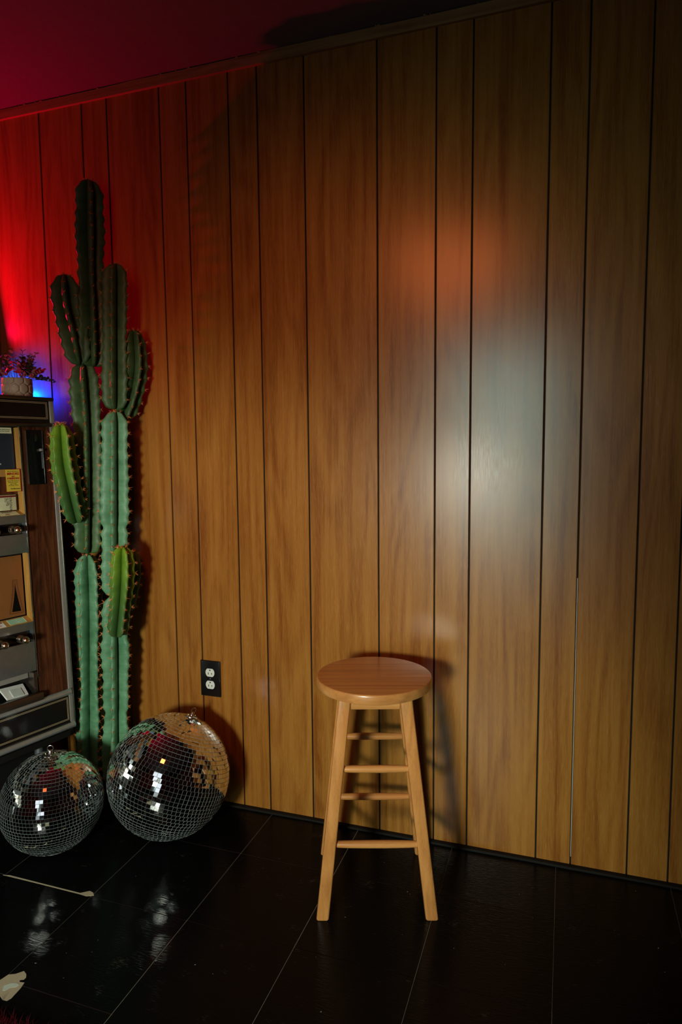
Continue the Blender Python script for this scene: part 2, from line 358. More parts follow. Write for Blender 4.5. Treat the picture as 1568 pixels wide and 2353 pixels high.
# narrow wooden strip under the ceiling and the black strip along the floor
nb = 40
def wavy(name, y0, y1, z0, z1, mat, jy, jz, label):
    v = []; f = []
    for i in range(nb+1):
        xx = ROOM_X0+(ROOM_X1-ROOM_X0)*i/nb; a = random.uniform(-jy, jy); c = random.uniform(-jz, jz)
        v += [(xx, y1, z0), (xx, y0+a, z0+c*0.3), (xx, y0+a, z1+c), (xx, y1, z1)]
        if i:
            p = 4*(i-1); q = 4*i
            for j in range(4): f.append((p+j, p+(j+1) % 4, q+(j+1) % 4, q+j))
    f += [(3, 2, 1, 0), tuple(4*nb+j for j in range(4))]
    return tag(link(name, mesh(name, v, f, mat)), label, kind='structure')
wavy('trim_1', WALL_Y-0.010, WALL_Y, CEIL_Z-0.034, CEIL_Z-0.003, M_TRIM, 0.0008, 0.0015, 'thin wooden strip along the top of the panelled wall')
wavy('baseboard_front', WALL_Y-0.016, WALL_Y, 0.0, 0.007, M_BLACKM, 0.001, 0.0008, 'low black strip where wall meets floor')
# chipped plaster bits above the wooden strip
cv = bmesh.new()
for i in range(26):
    xx = random.uniform(-2.0, 0.3); s = random.uniform(0.001, 0.005)
    box_bm((xx, WALL_Y-0.012, CEIL_Z-0.0035), (xx+s*2.0, WALL_Y-0.004, CEIL_Z-0.001+0.0005), bm=cv)
tag(link('plaster_chips', bm_mesh('plaster_chips', cv, M_TRIM), wl), kind='stuff')

# ------------------------------------------------------------------ bar stool
ST = empty('bar_stool', (-0.491, 1.7075, 0), math.radians(18.2))
tag(ST, 'round-topped wooden bar stool standing in front of the panelled wall', 'stool')
prof = [(0.0, 0.5805), (0.1520, 0.5805), (0.1570, 0.5830), (0.1588, 0.5880), (0.1592, 0.5950), (0.1591, 0.6035), (0.1586, 0.6068), (0.1570, 0.6086), (0.1550, 0.609), (0.0, 0.609)]
seat_bm = lathe_bm(prof[1:-1], n=72)
so = link('seat', bm_mesh('seat', seat_bm, M_SEATX, True), ST)
# glued-up boards of the seat show as hairline joints
for yy in (-0.088, -0.030, 0.028, 0.086):
    hx = math.sqrt(0.1535**2-yy**2)
    box('seat_joint', (-hx, yy-0.0004, 0.6082), (hx, yy+0.0004, 0.60912), M_STITCH, so)
def leg_pt(sx, sy, z):
    f = z/0.58; return Vector((sx*(0.1435-(0.1435-0.08)*f), sy*(0.14-(0.14-0.08)*f), z))
for sx in (-1, 1):
    for sy in (-1, 1):
        b = bmesh.new(); hw_ = 0.0165
        rings = []
        for z, k in ((0.0, 0.86), (0.004, 1.0), (0.5805, 0.97)):
            c = leg_pt(sx, sy, z); ring = []
            r_ = 0.0045
            for (qx, qy) in ((-1, -1), (1, -1), (1, 1), (-1, 1)):
                for t_ in range(4):
                    a0 = math.atan2(qy, qx)-PI/4+t_*(PI/2)/3
                    ring.append(b.verts.new(c+Vector((qx*(hw_-r_)+r_*math.cos(a0), qy*(hw_-r_)+r_*math.sin(a0), 0))*k))
            rings.append(ring)
        n = 16
        for p_, q_ in zip(rings, rings[1:]):
            for i in range(n): b.faces.new((p_[i], p_[(i+1) % n], q_[(i+1) % n], q_[i]))
        b.faces.new(list(reversed(rings[0]))); b.faces.new(rings[-1])
        link('leg', bm_mesh('leg', b, M_STOOL, True), ST)
def rung(a, b_, r=0.0098):
    link('rung', bm_mesh('rung', rod_bm(a, b_, r*0.82, r*0.82, 18, bulge=r*0.22, rings=9), M_RUNG, True), ST)
for sy in (-1, 1):
    for z in (0.19, 0.387):
        a = leg_pt(-1, sy, z); c = leg_pt(1, sy, z); rung(a+Vector((0.012, 0, 0)), c-Vector((0.012, 0, 0)))
for sx in (-1, 1):
    for z in (0.135, 0.30):
        a = leg_pt(sx, -1, z); c = leg_pt(sx, 1, z); rung(a+Vector((0, 0.012, 0)), c-Vector((0, 0.012, 0)))
for (p_, q_) in (((-1, -1), (1, -1)), ((-1, 1), (1, 1)), ((-1, -1), (-1, 1)), ((1, -1), (1, 1))):
    a = leg_pt(*p_, 0.563); c = leg_pt(*q_, 0.563); d_ = (c-a).normalized(); a += d_*0.0165; c -= d_*0.0165; s = Vector((-d_.y, d_.x, 0))*0.009
    lo = [min((a-s)[i], (c+s)[i], (a+s)[i], (c-s)[i]) for i in range(3)]; hi = [max((a-s)[i], (c+s)[i], (a+s)[i], (c-s)[i]) for i in range(3)]
    lo[2], hi[2] = 0.545, 0.5803
    box('apron', lo, hi, M_RUNG, ST, 0.0015, 1)

# ------------------------------------------------------------------ wall outlet
OU = empty('wall_outlet', (-1.1475, WALL_Y, 0.445)); tag(OU, 'black duplex wall outlet with two pale sockets on the panelled wall', 'outlet')
pb = box_bm((-0.0385, -0.006, -0.063), (0.0385, 0.0, 0.063), 0.003, 3)
link('cover_plate', bm_mesh('cover_plate', pb, M_BLACK, True), OU)
for zc in (0.0215, -0.0215):
    pts = []
    for i in range(40):
        a = 2*PI*i/40; r = 0.0172; xx, zz = r*math.cos(a), r*math.sin(a); pts.append((xx, max(-0.0142, min(0.0142, zz))))
    v = [(x_, -0.0075, z_) for x_, z_ in pts]+[(x_, -0.004, z_) for x_, z_ in pts]; n = 40
    f = [list(range(n)), list(range(2*n-1, n-1, -1))]+[(i, n+i, n+(i+1) % n, (i+1) % n) for i in range(n)]
    s_ = link('socket', mesh('socket', v, f, M_IVORY), OU, (0, 0, zc))
    for xx, hh in ((-0.0062, 0.0042), (0.0062, 0.0034)):
        box('slot', (xx-0.0013, -0.0078, -0.0045-hh+0.002), (xx+0.0013, -0.0070, hh-0.0035), M_BLACKM, s_)
    link('ground_hole', bm_mesh('ground_hole', rod_bm((0, -0.0079, 0.0085), (0, -0.0070, 0.0085), 0.0025, n=14), M_BLACKM), s_)
link('screw', bm_mesh('screw', rod_bm((0, -0.0068, 0), (0, -0.004, 0), 0.0022, n=12), M_STEEL), OU)

# ------------------------------------------------------------------ mirror balls
def mirror_ball(name, c, R, tile, axis, spin, label):
    root = empty(name, (c[0], c[1], c[2])); tag(root, label, 'disco ball', 'mirror balls on the floor')
    q = Vector((0, 0, 1)).rotation_difference(Vector(axis).normalized()) @ Euler((0, 0, spin)).to_quaternion()
    root.rotation_mode = 'QUATERNION'; root.rotation_quaternion = q
    hgt = 0.0026; Rc = R-hgt
    cb = bmesh.new(); bmesh.ops.create_uvsphere(cb, u_segments=48, v_segments=32, radius=Rc)
    link('core', bm_mesh('core', cb, M_CORE, True), root)
    gp = tile*0.04; s = (tile-gp)/2; b_ = s*0.985
    tv = [(-s, -s, -0.0006), (s, -s, -0.0006), (s, s, -0.0006), (-s, s, -0.0006), (-b_, -b_, hgt), (b_, -b_, hgt), (b_, b_, hgt), (-b_, b_, hgt)]
    tf = [(4, 5, 6, 7), (0, 1, 5, 4), (1, 2, 6, 5), (2, 3, 7, 6), (3, 0, 4, 7)]; ti = [0, 1, 1, 1, 1]
    tm = mesh('mirror_tile', tv, tf, [M_MIRROR, M_EDGE], midx=ti)
    rows = int(round(PI*Rc/tile)); tiles = []
    camdir = (q.inverted() @ (CAM-Vector(c))).normalized()
    for r in range(rows):
        lat = -PI/2+(r+0.5)*PI/rows
        n = int(2*PI*Rc*math.cos(lat)/tile)
        if n < 9: continue
        ph = random.uniform(0, 2*PI) if random.random() < 0.3 else 0.0
        wob = random.gauss(0, 0.010)
        for k in range(n):
            lon = ph+2*PI*k/n
            nrm = Vector((math.cos(lat)*math.cos(lon), math.cos(lat)*math.sin(lon), math.sin(lat)))
            e = Vector((-math.sin(lon), math.cos(lon), 0)); nn = nrm.cross(e)
            # each little mirror sits slightly askew
            t1, t2 = random.gauss(0, 0.010), random.gauss(0, 0.010)+wob
            n2 = (nrm+e*t1+nn*t2).normalized(); e2 = (e-n2*e.dot(n2)).normalized(); u2 = n2.cross(e2)
            M = Matrix((e2, u2, n2)).transposed().to_4x4(); M.translation = nrm*(Rc*math.cos(tile/2/Rc)+0.0003)
            tiles.append((nrm.dot((camdir*math.sqrt(1.0)) ), M))
    tiles.sort(key=lambda t: -t[0])
    for _, M in tiles[:300]:
        o = link('mirror_tile', tm, root); o.matrix_local = M
    v, f, mi = [], [], []
    for _, M in tiles[300:]:
        b0 = len(v); v += [M @ Vector(p) for p in tv]; f += [tuple(b0+i for i in t) for t in tf]; mi += ti
    tag(link('mirror_tile_field', mesh('mirror_tile_field', v, f, [M_MIRROR, M_EDGE], midx=mi), root), kind='stuff')
    # hanging cap: plate, stud, ring, two screws
    cp = lathe_bm([(0.021, Rc*0.992), (0.021, R+0.0015), (0.018, R+0.0035), (0.007, R+0.004), (0.006, R+0.013), (0.0045, R+0.015)], n=24)
    cap = link('hanging_cap', bm_mesh('hanging_cap', cp, M_CHROME, True), root)
    rb = bmesh.new(); N, Mn = 20, 8
    ring = [[rb.verts.new(Vector(((0.0085+0.0016*math.cos(2*PI*j/Mn))*math.cos(2*PI*i/N), 0.0016*math.sin(2*PI*j/Mn), R+0.020+(0.0085+0.0016*math.cos(2*PI*j/Mn))*math.sin(2*PI*i/N)))) for j in range(Mn)] for i in range(N)]
    for i in range(N):
        for j in range(Mn): rb.faces.new((ring[i][j], ring[(i+1) % N][j], ring[(i+1) % N][(j+1) % Mn], ring[i][(j+1) % Mn]))
    link('ring', bm_mesh('ring', rb, M_CHROME, True), cap)
    for sx in (-1, 1):
        link('screw', bm_mesh('screw', rod_bm((sx*0.014, 0, R+0.003), (sx*0.014, 0, R+0.007), 0.0026, n=10), M_BRONZE, True), cap)
    return root
mirror_ball('mirror_ball', (-1.487, 1.5585, 0.1512), 0.1512, 0.0104, (0.02, 0.0, 1.0), 0.5, 'smaller mirror ball standing upright under the vending machine edge')
c2 = Vector((-1.187, 1.7466, 0.1918)); tc_ = (CAM-c2).normalized(); rr_ = Vector((0, 0, 1)).cross(tc_).normalized(); uu_ = tc_.cross(rr_)
ax2 = (rr_*math.sin(math.radians(24))+uu_*math.cos(math.radians(24)))*math.cos(math.radians(17))+tc_*math.sin(math.radians(17))
mirror_ball('mirror_ball', c2, 0.1918, 0.0128, ax2, 1.1, 'larger mirror ball tilted against the panelled wall')

# ------------------------------------------------------------------ cactus
CB = at(236, 1790, 1.85); CB.z = 0
CA = empty('cactus', CB); tag(CA, 'tall branching column cactus with orange spines between the vending machine and wall', 'cactus')
def catmull(P, n):
    out = []; Q = [P[0]*2-P[1]]+P+[P[-1]*2-P[-2]]
    for i in range(1, len(Q)-2):
        for k in range(n):
            t = k/n; a, b, c, d = Q[i-1], Q[i], Q[i+1], Q[i+2]
            out.append(0.5*((2*b)+(c-a)*t+(2*a-5*b+4*c-d)*t*t+(3*b-a-3*c+d)*t**3))
    out.append(P[-1]); return out
def cactus_seg(pts, R, phase, mat, ribs=5, seed=0, pinch=(), bottom=0.5, depth=0.86, taper=None):
    """pts: (px, py, y) down to up, R radius in metres"""
    rnd = random.Random(seed)
    raw = catmull([at(*p)-CB for p in pts], 40)
    L = [0.0]
    for a, b in zip(raw, raw[1:]): L.append(L[-1]+(b-a).length)
    tot = L[-1]; n = max(12, int(tot/0.006)); P = []; j = 0
    for i in range(n+1):
        s = tot*i/n
        while j < len(L)-2 and L[j+1] < s: j += 1
        P.append(raw[j].lerp(raw[j+1], min(1, max(0, (s-L[j])/max(1e-9, L[j+1]-L[j])))))
    sub = 20; nv = ribs*sub; V = []; Fc = []; spines = []
    step = 0.037; next_a = 0.012+rnd.random()*0.01; phs = [rnd.uniform(0, 0.4) for _ in range(ribs)]
    w1, w2 = rnd.uniform(0, 6), rnd.uniform(0, 6)
    areole = [[] for _ in range(ribs)]
    for i, c in enumerate(P):
        s = tot*i/n; t = (P[min(n, i+1)]-P[max(0, i-1)]).normalized()
        a = Vector((0, 1, 0)).cross(t).normalized(); b = t.cross(a)      # a points to the picture's right, b away from the viewer
        g = 1.0 + 0.05*math.sin(s*16+w1) + 0.035*math.sin(s*37+w2)
        if taper: g *= 1+(taper-1)*s/tot
        for (ps, pw) in pinch: g *= 1-pw*math.exp(-((s/tot-ps)*tot/0.020)**2)
        x = s/(R*1.0); g *= bottom+(1-bottom)*math.sqrt(max(0, 1-(1-min(1, x))**2))
        x = (tot-s)/(R*1.5); dome = math.sqrt(max(0.0, 1-(1-min(1, x))**2)); g *= max(dome, 0.06)
        for k in range(nv):
            th = 2*PI*k/nv; rb = int(round(k/sub)) % ribs
            cs = 0.5+0.5*math.cos(ribs*th)
            ridge = cs**0.8
            bump = 0.055*math.cos(2*PI*(s/step+phs[rb]))*cs**3
            r = R*g*((1-depth)+depth*ridge+bump)
            V.append(c+(a*math.cos(th+phase)+b*math.sin(th+phase))*r)
        for rb in range(ribs):
            u = s/step+phs[rb]
            if i and math.floor(u) != math.floor((tot*(i-1)/n)/step+phs[rb]) and s > 0.01:
                th = 2*PI*rb/ribs+phase; o_ = a*math.cos(th)+b*math.sin(th)
                spines.append((c+o_*R*g*1.0, o_, t))
    for i in range(n):
        for k in range(nv):
            Fc.append((i*nv+k, i*nv+(k+1) % nv, (i+1)*nv+(k+1) % nv, (i+1)*nv+k))
    Fc.append(tuple(range(nv-1, -1, -1))); Fc.append(tuple(n*nv+k for k in range(nv)))
    so_ = link('stem_segment', mesh('stem_segment', V, Fc, mat, True), CA)
    # crown areoles
    tip_t = (P[-1]-P[-6]).normalized()
    for k in range(6):
        a_ = 2*PI*k/6; o_ = (Vector((1, 0, 0))*math.cos(a_)+Vector((0, 1, 0))*math.sin(a_))
        spines.append((P[-1]-tip_t*0.006+o_*R*0.32, (o_*0.6+tip_t).normalized(), tip_t))
    sv, sf = [], []
    for (c, o_, t) in spines:
        side = o_.cross(t).normalized()
        for k in range(rnd.choice((6, 7, 8))):
            aa = rnd.uniform(0, 2*PI); sp = rnd.uniform(0.35, 1.15)
            d = (o_+(t*math.sin(aa)+side*math.cos(aa))*sp).normalized(); ln = rnd.uniform(0.009, 0.0175); w_ = 0.0011
            x1 = d.orthogonal().normalized(); x2 = d.cross(x1); base = c-d*0.0015; b0 = len(sv)
            for m_ in range(3): sv.append(base+(x1*math.cos(2.1*m_)+x2*math.sin(2.1*m_))*w_)
            sv.append(base+d*ln)
            sf += [(b0, b0+1, b0+3), (b0+1, b0+2, b0+3), (b0+2, b0, b0+3)]
    sp_ = link('spines', mesh('spines', sv, sf, M_SPINE), so_); tag(sp_, kind='stuff')
    return so_
Y0 = 1.845; VD = -51                     # VD: direction from the cactus towards the viewer, degrees
def r9(d): return math.radians(VD+d)
cactus_seg([(207, 1800, Y0), (206, 1600, Y0), (205, 1400, Y0), (201, 1272, Y0)], 0.0475, r9(36), M_CACT, seed=1, pinch=((0.45, .07), (0.75, .06)))
cactus_seg([(203, 1270, Y0), (203, 1150, Y0), (202, 1000, Y0), (196, 900, Y0), (192, 833, Y0)], 0.0490, r9(-8), M_CACTM, seed=2, pinch=((0.5, .06),), taper=1.02)
cactus_seg([(214, 842, Y0+.012), (212, 740, Y0+.012), (207, 600, Y0+.012), (204, 413, Y0+.012)], 0.0455, r9(7), M_CACTM, seed=3, pinch=((0.43, .16), (0.85, .05)))
cactus_seg([(184, 838, Y0-.02), (172, 775, Y0-.022), (155, 705, Y0-.025), (148, 630, Y0-.025)], 0.0440, r9(-6), M_CACTM, seed=4, bottom=.3, taper=1.06)
cactus_seg([(268, 1800, Y0), (269, 1640, Y0), (268, 1500, Y0), (265, 1366, Y0)], 0.0470, r9(-20), M_CACT, seed=5, pinch=((0.38, .12), (0.8, .08)))
cactus_seg([(267, 1368, Y0), (266, 1200, Y0), (266, 1060, Y0), (266, 944, Y0)], 0.0480, r9(-17), M_CACT, seed=6, pinch=((0.38, .16), (0.7, .05)))
cactus_seg([(266, 940, Y0), (266, 850, Y0), (266, 720, Y0), (266, 605, Y0)], 0.0430, r9(-20), M_CACTM, seed=7, pinch=((0.3, .08),))
cactus_seg([(281, 962, Y0+.04), (302, 905, Y0+.04), (312, 840, Y0+.042), (308, 757, Y0+.042)], 0.0370, r9(20), M_CACTM, seed=8, bottom=.3)
cactus_seg([(177, 1200, Y0-.06), (160, 1130, Y0-.10), (146, 1060, Y0-.115), (139, 972, Y0-.12)], 0.0395, r9(32), M_CACTY, seed=9, bottom=.25, taper=1.05)
cactus_seg([(269, 1462, Y0-.05), (275, 1400, Y0-.055), (280, 1330, Y0-.056), (281, 1254, Y0-.054)], 0.0385, r9(24), M_CACTY, seed=10, bottom=.3)
cactus_seg([(288, 1405, Y0+.05), (299, 1350, Y0+.052), (303, 1310, Y0+.053), (303, 1262, Y0+.052)], 0.0300, r9(10), M_CACTM, seed=11, bottom=.3)
link('plant_pot', bm_mesh('plant_pot', lathe_bm([(0.066, 0.0), (0.082, 0.085), (0.086, 0.085), (0.087, 0.098), (0.080, 0.098), (0.076, 0.080)], n=36), M_BLACKM, True), CA)
link('soil', bm_mesh('soil', lathe_bm([(0.077, 0.078), (0.078, 0.086), (0.040, 0.090)], n=30), M_SOIL, True), CA)

# ------------------------------------------------------------------ cigarette vending machine
VT = Vector((-1.61, 1.78, 1.405)); TH = math.radians(15); LAM = math.radians(2)
ve = Vector((math.sin(TH), math.cos(TH), 0)); vback = Vector((-math.cos(TH), math.sin(TH), 0))
vw = Vector((0, 0, 1))*math.cos(LAM)+vback*math.sin(LAM); vn = ve.cross(vw)
VM = empty('vending_machine', (VT.x, VT.y, 0)); tag(VM, 'vintage cigarette vending machine with rosewood pilaster, chrome trim and pull knobs', 'vending machine')
VO = Vector((VT.x, VT.y, 0))
def vm(u, v, n=0.0): return VT+ve*u+vw*v+vn*n-VO
def vxf(co): return vm(co.x, co.y, co.z)
CAML = Vector(((CAM-VT).dot(ve), (CAM-VT).dot(vw), (CAM-VT).dot(vn)))
def deep(u, v, n):                       # where a detail seen at (u, v) on the front plane sits when it lies n off that plane
    k = (n-CAML.z)/(0-CAML.z); return (CAML.x+(u-CAML.x)*k, CAML.y+(v-CAML.y)*k)
def vbox(name, u0, u1, v0, v1, n0, n1, mat, parent=VM, bevel=0.0, seg=2):
    return box(name, (min(u0, u1), min(v0, v1), min(n0, n1)), (max(u0, u1), max(v0, v1), max(n0, n1)), mat, parent, bevel, seg, xf=vxf)
W = 0.86; UL = -W
# cabinet: back, sides, top, bottom behind the front (depth 0.40)
ZB = 0.262
cab = bmesh.new()
for args in ((UL, UL+0.012, ZB, 1.403, 0.012, 0.40), (-0.012, -0.0005, ZB, 1.403, 0.012, 0.40), (UL, -0.0005, 1.385, 1.4035, 0.004, 0.40), (UL, -0.0005, ZB, ZB+0.02, 0.012, 0.40), (UL, -0.0005, ZB, 1.403, 0.385, 0.40)):
    b = bmesh.new(); box_bm((args[0], args[2], args[4]), (args[1], args[3], args[5]), bm=b); b.verts.index_update()
    vs = [cab.verts.new(ve*v.co.x+Vector((0, 0, v.co.y))+vback*((v.co.z if v.co.z > 0.2 else v.co.z+math.tan(LAM)*(v.co.y-VT.z)))) for v in b.verts]
    for f_ in b.faces: cab.faces.new([vs[v.index] for v in f_.verts])
    b.free()
link('cabinet', bm_mesh('cabinet', cab, M_BLACKM), VM)
b = bmesh.new(); box_bm((UL+0.03, 0.015, 0.10), (-0.02, ZB, 0.38), bm=b)
for v in b.verts: v.co = ve*v.co.x+Vector((0, 0, v.co.y))+vback*v.co.z
link('plinth', bm_mesh('plinth', b, M_BLACKM), VM)
for u_ in (-0.10, UL+0.10):
    for d_ in (0.05, 0.34):
        p_ = ve*u_+vback*(d_-0.03 if d_ < 0.1 else d_)
        link('foot', bm_mesh('foot', lathe_bm([(0.022, 0.0), (0.022, 0.012), (0.014, 0.018), (0.014, ZB)], origin=p_, n=16), M_STEEL, True), VM)
def frame_lines(name, parent, u0, u1, v0, v1, n, w_, mat):
    b = bmesh.new()
    for (a0, a1, c0, c1) in ((u0, u1, v1-w_, v1), (u0, u1, v0, v0+w_), (u0, u0+w_, v0+w_, v1-w_), (u1-w_, u1, v0+w_, v1-w_)):
        box_bm((a0, c0, n), (a1, c1, n+0.0004), bm=b)
    for v in b.verts: v.co = vxf(v.co)
    return link(name, bm_mesh(name, b, mat), parent)
# header
hd = vbox('header_panel', UL+0.016, -0.016, -0.083, -0.011, -0.012, 0.002, M_BLACK)
frame_lines('pinstripe', hd, UL+0.024, -0.0225, -0.070, -0.0155, 0.0022, 0.0012, M_GOLDLINE); frame_lines('pinstripe', hd, UL+0.028, -0.0265, -0.0665, -0.019, 0.0022, 0.0012, M_GOLDLINE)
M_BEZ = plain('smoked_chrome', (0.16, 0.13, 0.11), 0.3, 0.9)
vbox('top_bezel', UL, 0.0, -0.011, 0.0, -0.020, 0.010, M_BEZ, bevel=0.003)
vbox('header_bezel', UL+0.004, -0.014, -0.096, -0.0835, -0.012, 0.010, M_BEZ, bevel=0.0045, seg=3)
for (a_, b_) in ((-0.0155, -0.001), (UL+0.001, UL+0.0155)):
    vbox('end_cap', a_, b_, -0.0825, -0.0115, -0.015, 0.007, M_SATIN, bevel=0.002)
# side strips and rosewood pilasters
for s_ in (0, 1):
    def mu(u): return u if s_ == 0 else -W-u
    st = vbox('side_strip', mu(-0.0175), mu(-0.0045), -1.111, -0.083, -0.015, 0.004, M_SATIN, bevel=0.0015)
    vbox('edge_bead', mu(-0.0045), mu(0.0), -1.111, -0.083, -0.018, 0.0065, M_CHROME, st, bevel=0.002)
    vbox('pilaster', mu(-0.1195), mu(-0.018), -0.978, -0.096, -0.015, 0.0, M_ROSE)
    vbox('chrome_bead', mu(-0.1235), mu(-0.1205), -0.905, -0.096, -0.012, 0.004, M_CHROME, bevel=0.001)
# coin plate
cpz = vbox('coin_plate', -0.102, -0.046, -0.281, -0.106, -0.001, 0.003, M_BLACK, bevel=0.0008)
for u_ in (-0.1025, -0.0465): vbox('plate_edge', u_-0.0006, u_+0.0006, -0.279, -0.108, 0.0, 0.0042, M_CHROME, cpz)
b = bmesh.new(); N = 18; top = []; bot = []
for i in range(N+1):
    t_ = i/N; vv = -0.118-0.024*t_; ww = 0.0042*math.sin(PI*t_); top.append((-0.0700-ww*0.4, vv)); bot.append((-0.0700+ww, vv))
loop = top+bot[-2:0:-1]
vs = [b.verts.new(vm(u_, v_, 0.0035)) for u_, v_ in loop]; vs2 = [b.verts.new(vm(u_, v_, 0.0055)) for u_, v_ in loop]
b.faces.new(vs); b.faces.new(list(reversed(vs2)))
for i in range(len(loop)): b.faces.new((vs[i], vs2[i], vs2[(i+1) % len(loop)], vs[(i+1) % len(loop)]))
link('coin_slot', bm_mesh('coin_slot', b, M_CHROME), cpz)
vbox('return_lever', -0.0625, -0.0535, -0.1745, -0.166, 0.003, 0.014, M_SATIN, cpz, bevel=0.001)
vbox('lever_track', -0.0525, -0.0505, -0.230, -0.176, 0.003, 0.0055, M_STEEL, cpz)
# display recess
D0 = -0.030; UR = -0.1245; ULW = -W+0.1245
vbox('display_jamb', UR, UR+0.0008, -0.372, -0.096, D0, 0.0, M_GOLDWOOD); vbox('display_jamb', UR, UR+0.0008, -0.719, -0.497, D0, 0.0, M_GOLDWOOD)
vbox('display_back', ULW, UR, -0.372, -0.096, D0-0.004, D0, M_ROSE)
vbox('display_back', ULW, UR, -0.719, -0.497, D0-0.010, D0-0.006, M_BLACKM)
vbox('display_soffit', ULW, UR, -0.0985, -0.096, D0, 0.0, M_BLACKM)
# dark advertising screen in the upper display
def db(name, us0, us1, vs0, vs1, n, th, mat, parent=VM, bevel=0):
    a = deep(us0, vs0, n); c = deep(us1, vs1, n); return vbox(name, a[0], c[0], a[1], c[1], n-th, n, mat, parent, bevel)
scr = db('advert_panel', -0.60, -0.1445, -0.228, -0.098, D0+0.006, 0.004, M_SCREEN)
db('panel_rail', -0.60, -0.134, -0.252, -0.2295, D0+0.012, 0.010, M_GOLDWOOD)
# ledges that carry brand cards
def ledge(v_f, v_b, name):
    # sloping shelf from the front plane (v_f) to the back (v_b)
    b = bmesh.new()
    pts = [(v_f, -0.001), (v_b, D0), (v_b-0.004, D0), (v_f-0.004, -0.001)]
    A = [b.verts.new(vm(UR, v_, n_)) for v_, n_ in pts]; B = [b.verts.new(vm(ULW, v_, n_)) for v_, n_ in pts]
    for i in range(4): b.faces.new((A[i], A[(i+1) % 4], B[(i+1) % 4], B[i]))
    b.faces.new(A); b.faces.new(list(reversed(B)))
    return link(name, bm_mesh(name, b, M_GOLDWOOD), VM)
lg1 = ledge(-0.3735, -0.362, 'card_ledge'); lg2 = ledge(-0.7185, -0.703, 'card_ledge')
def quad(name, pts, mat, parent, th=0.0006):
    """pts: four (u, v, n) corners anticlockwise seen from the front"""
    P = [vm(*p) for p in pts]; nr = (P[1]-P[0]).cross(P[3]-P[0]).normalized()
    v = [p+nr*th for p in P]+[p for p in P]
    f = [(0, 1, 2, 3), (7, 6, 5, 4), (0, 4, 5, 1), (1, 5, 6, 2), (2, 6, 7, 3), (3, 7, 4, 0)]
    return link(name, mesh(name, v, f, mat), parent), nr
FNT = None
def text(body, size, centre, right, up, nr, mat, parent, name='lettering', align='CENTER', xscale=1.0, bold=0.0):
    cu = bpy.data.curves.new('t', 'FONT'); cu.body = body; cu.size = size; cu.align_x = align; cu.align_y = 'CENTER'; cu.extrude = 0.0; cu.offset = bold; cu.resolution_u = 3
    to = bpy.data.objects.new('t', cu); COL.objects.link(to)
    bpy.context.view_layer.update()
    me = bpy.data.meshes.new_from_object(to.evaluated_get(bpy.context.evaluated_depsgraph_get()))
    bpy.data.objects.remove(to, do_unlink=True); bpy.data.curves.remove(cu)
    right = right.normalized(); up = (up-right*up.dot(right)).normalized()
    for v in me.vertices: v.co = centre+right*(v.co.x*xscale)+up*v.co.y+nr*0.0004
    me.materials.clear(); me.materials.append(mat); me.update()
    return link(name, me, parent)
def on_ledge(u, f, v_f, v_b):            # f = 0 at the front edge, 1 at the back
    return (u, v_f+(v_b-v_f)*f, -0.001+(D0+0.001)*f)
def card(u0, u1, f0, f1, vf, vb, mat, lg):
    o, nr = quad('brand_card', [on_ledge(u0, f0, vf, vb), on_ledge(u1, f0, vf, vb), on_ledge(u1, f1, vf, vb), on_ledge(u0, f1, vf, vb)], mat, lg)
    c = (vm(*on_ledge((u0+u1)/2, (f0+f1)/2, vf, vb)))+nr*0.0006
    up_ = vm(*on_ledge(u0, 1, vf, vb))-vm(*on_ledge(u0, 0, vf, vb))
    return o, c, up_, nr
# upper ledge: cream card, lower ledge: white and mint cards
o, c, up_, nr = card(-0.1985, -0.1385, 0.06, 0.92, -0.3735, -0.362, M_CREAM, lg1)
text('MERIT', 0.0105, c+up_.normalized()*0.0075, ve, up_, nr, M_BLACKINK, o, xscale=1.2)
quad('gold_wedge', [on_ledge(-0.186, 0.08, -0.3735, -0.362), on_ledge(-0.170, 0.08, -0.3735, -0.362), on_ledge(-0.167, 0.45, -0.3735, -0.362), on_ledge(-0.178, 0.45, -0.3735, -0.362)], M_GOLDLINE, o, 0.0008)
o, c, up_, nr = card(-0.196, -0.1415, 0.10, 0.86, -0.7185, -0.703, M_GREENCARD, lg2)
text('Benson\n&\nHedges\n100’s', 0.0062, c+up_.normalized()*0.0008, ve, up_, nr, M_WHITE, o, xscale=1.5)
frame_w = 0.0012
quad('card_edge', [on_ledge(-0.1427, 0.10, -0.7185, -0.703), on_ledge(-0.1415, 0.10, -0.7185, -0.703), on_ledge(-0.1415, 0.86, -0.7185, -0.703), on_ledge(-0.1427, 0.86, -0.7185, -0.703)], M_WHITE, o, 0.0009)
quad('card_edge', [on_ledge(-0.196, 0.10, -0.7185, -0.703), on_ledge(-0.1948, 0.10, -0.7185, -0.703), on_ledge(-0.1948, 0.86, -0.7185, -0.703), on_ledge(-0.196, 0.86, -0.7185, -0.703)], M_WHITE, o, 0.0009)
o, c, up_, nr = card(-0.272, -0.2095, 0.02, 0.86, -0.7185, -0.703, M_WHITE, lg2)
text('Winston', 0.012, c-up_.normalized()*0.005, ve, up_, nr, M_REDINK, o)
quad('red_band', [on_ledge(-0.268, 0.62, -0.7185, -0.703), on_ledge(-0.2125, 0.62, -0.7185, -0.703), on_ledge(-0.2125, 0.82, -0.7185, -0.703), on_ledge(-0.268, 0.82, -0.7185, -0.703)], M_LEATHER, o, 0.0009)
for i in range(6):
    card(-0.345-0.068*i, -0.287-0.068*i, 0.1, 0.86, -0.7185, -0.703, (M_CREAM, M_WHITE, M_GREENCARD)[i % 3], lg2)
    card(-0.272-0.068*i, -0.212-0.068*i, 0.1, 0.86, -0.3735, -0.362, (M_WHITE, M_CREAM, M_GREENCARD)[i % 3], lg1)
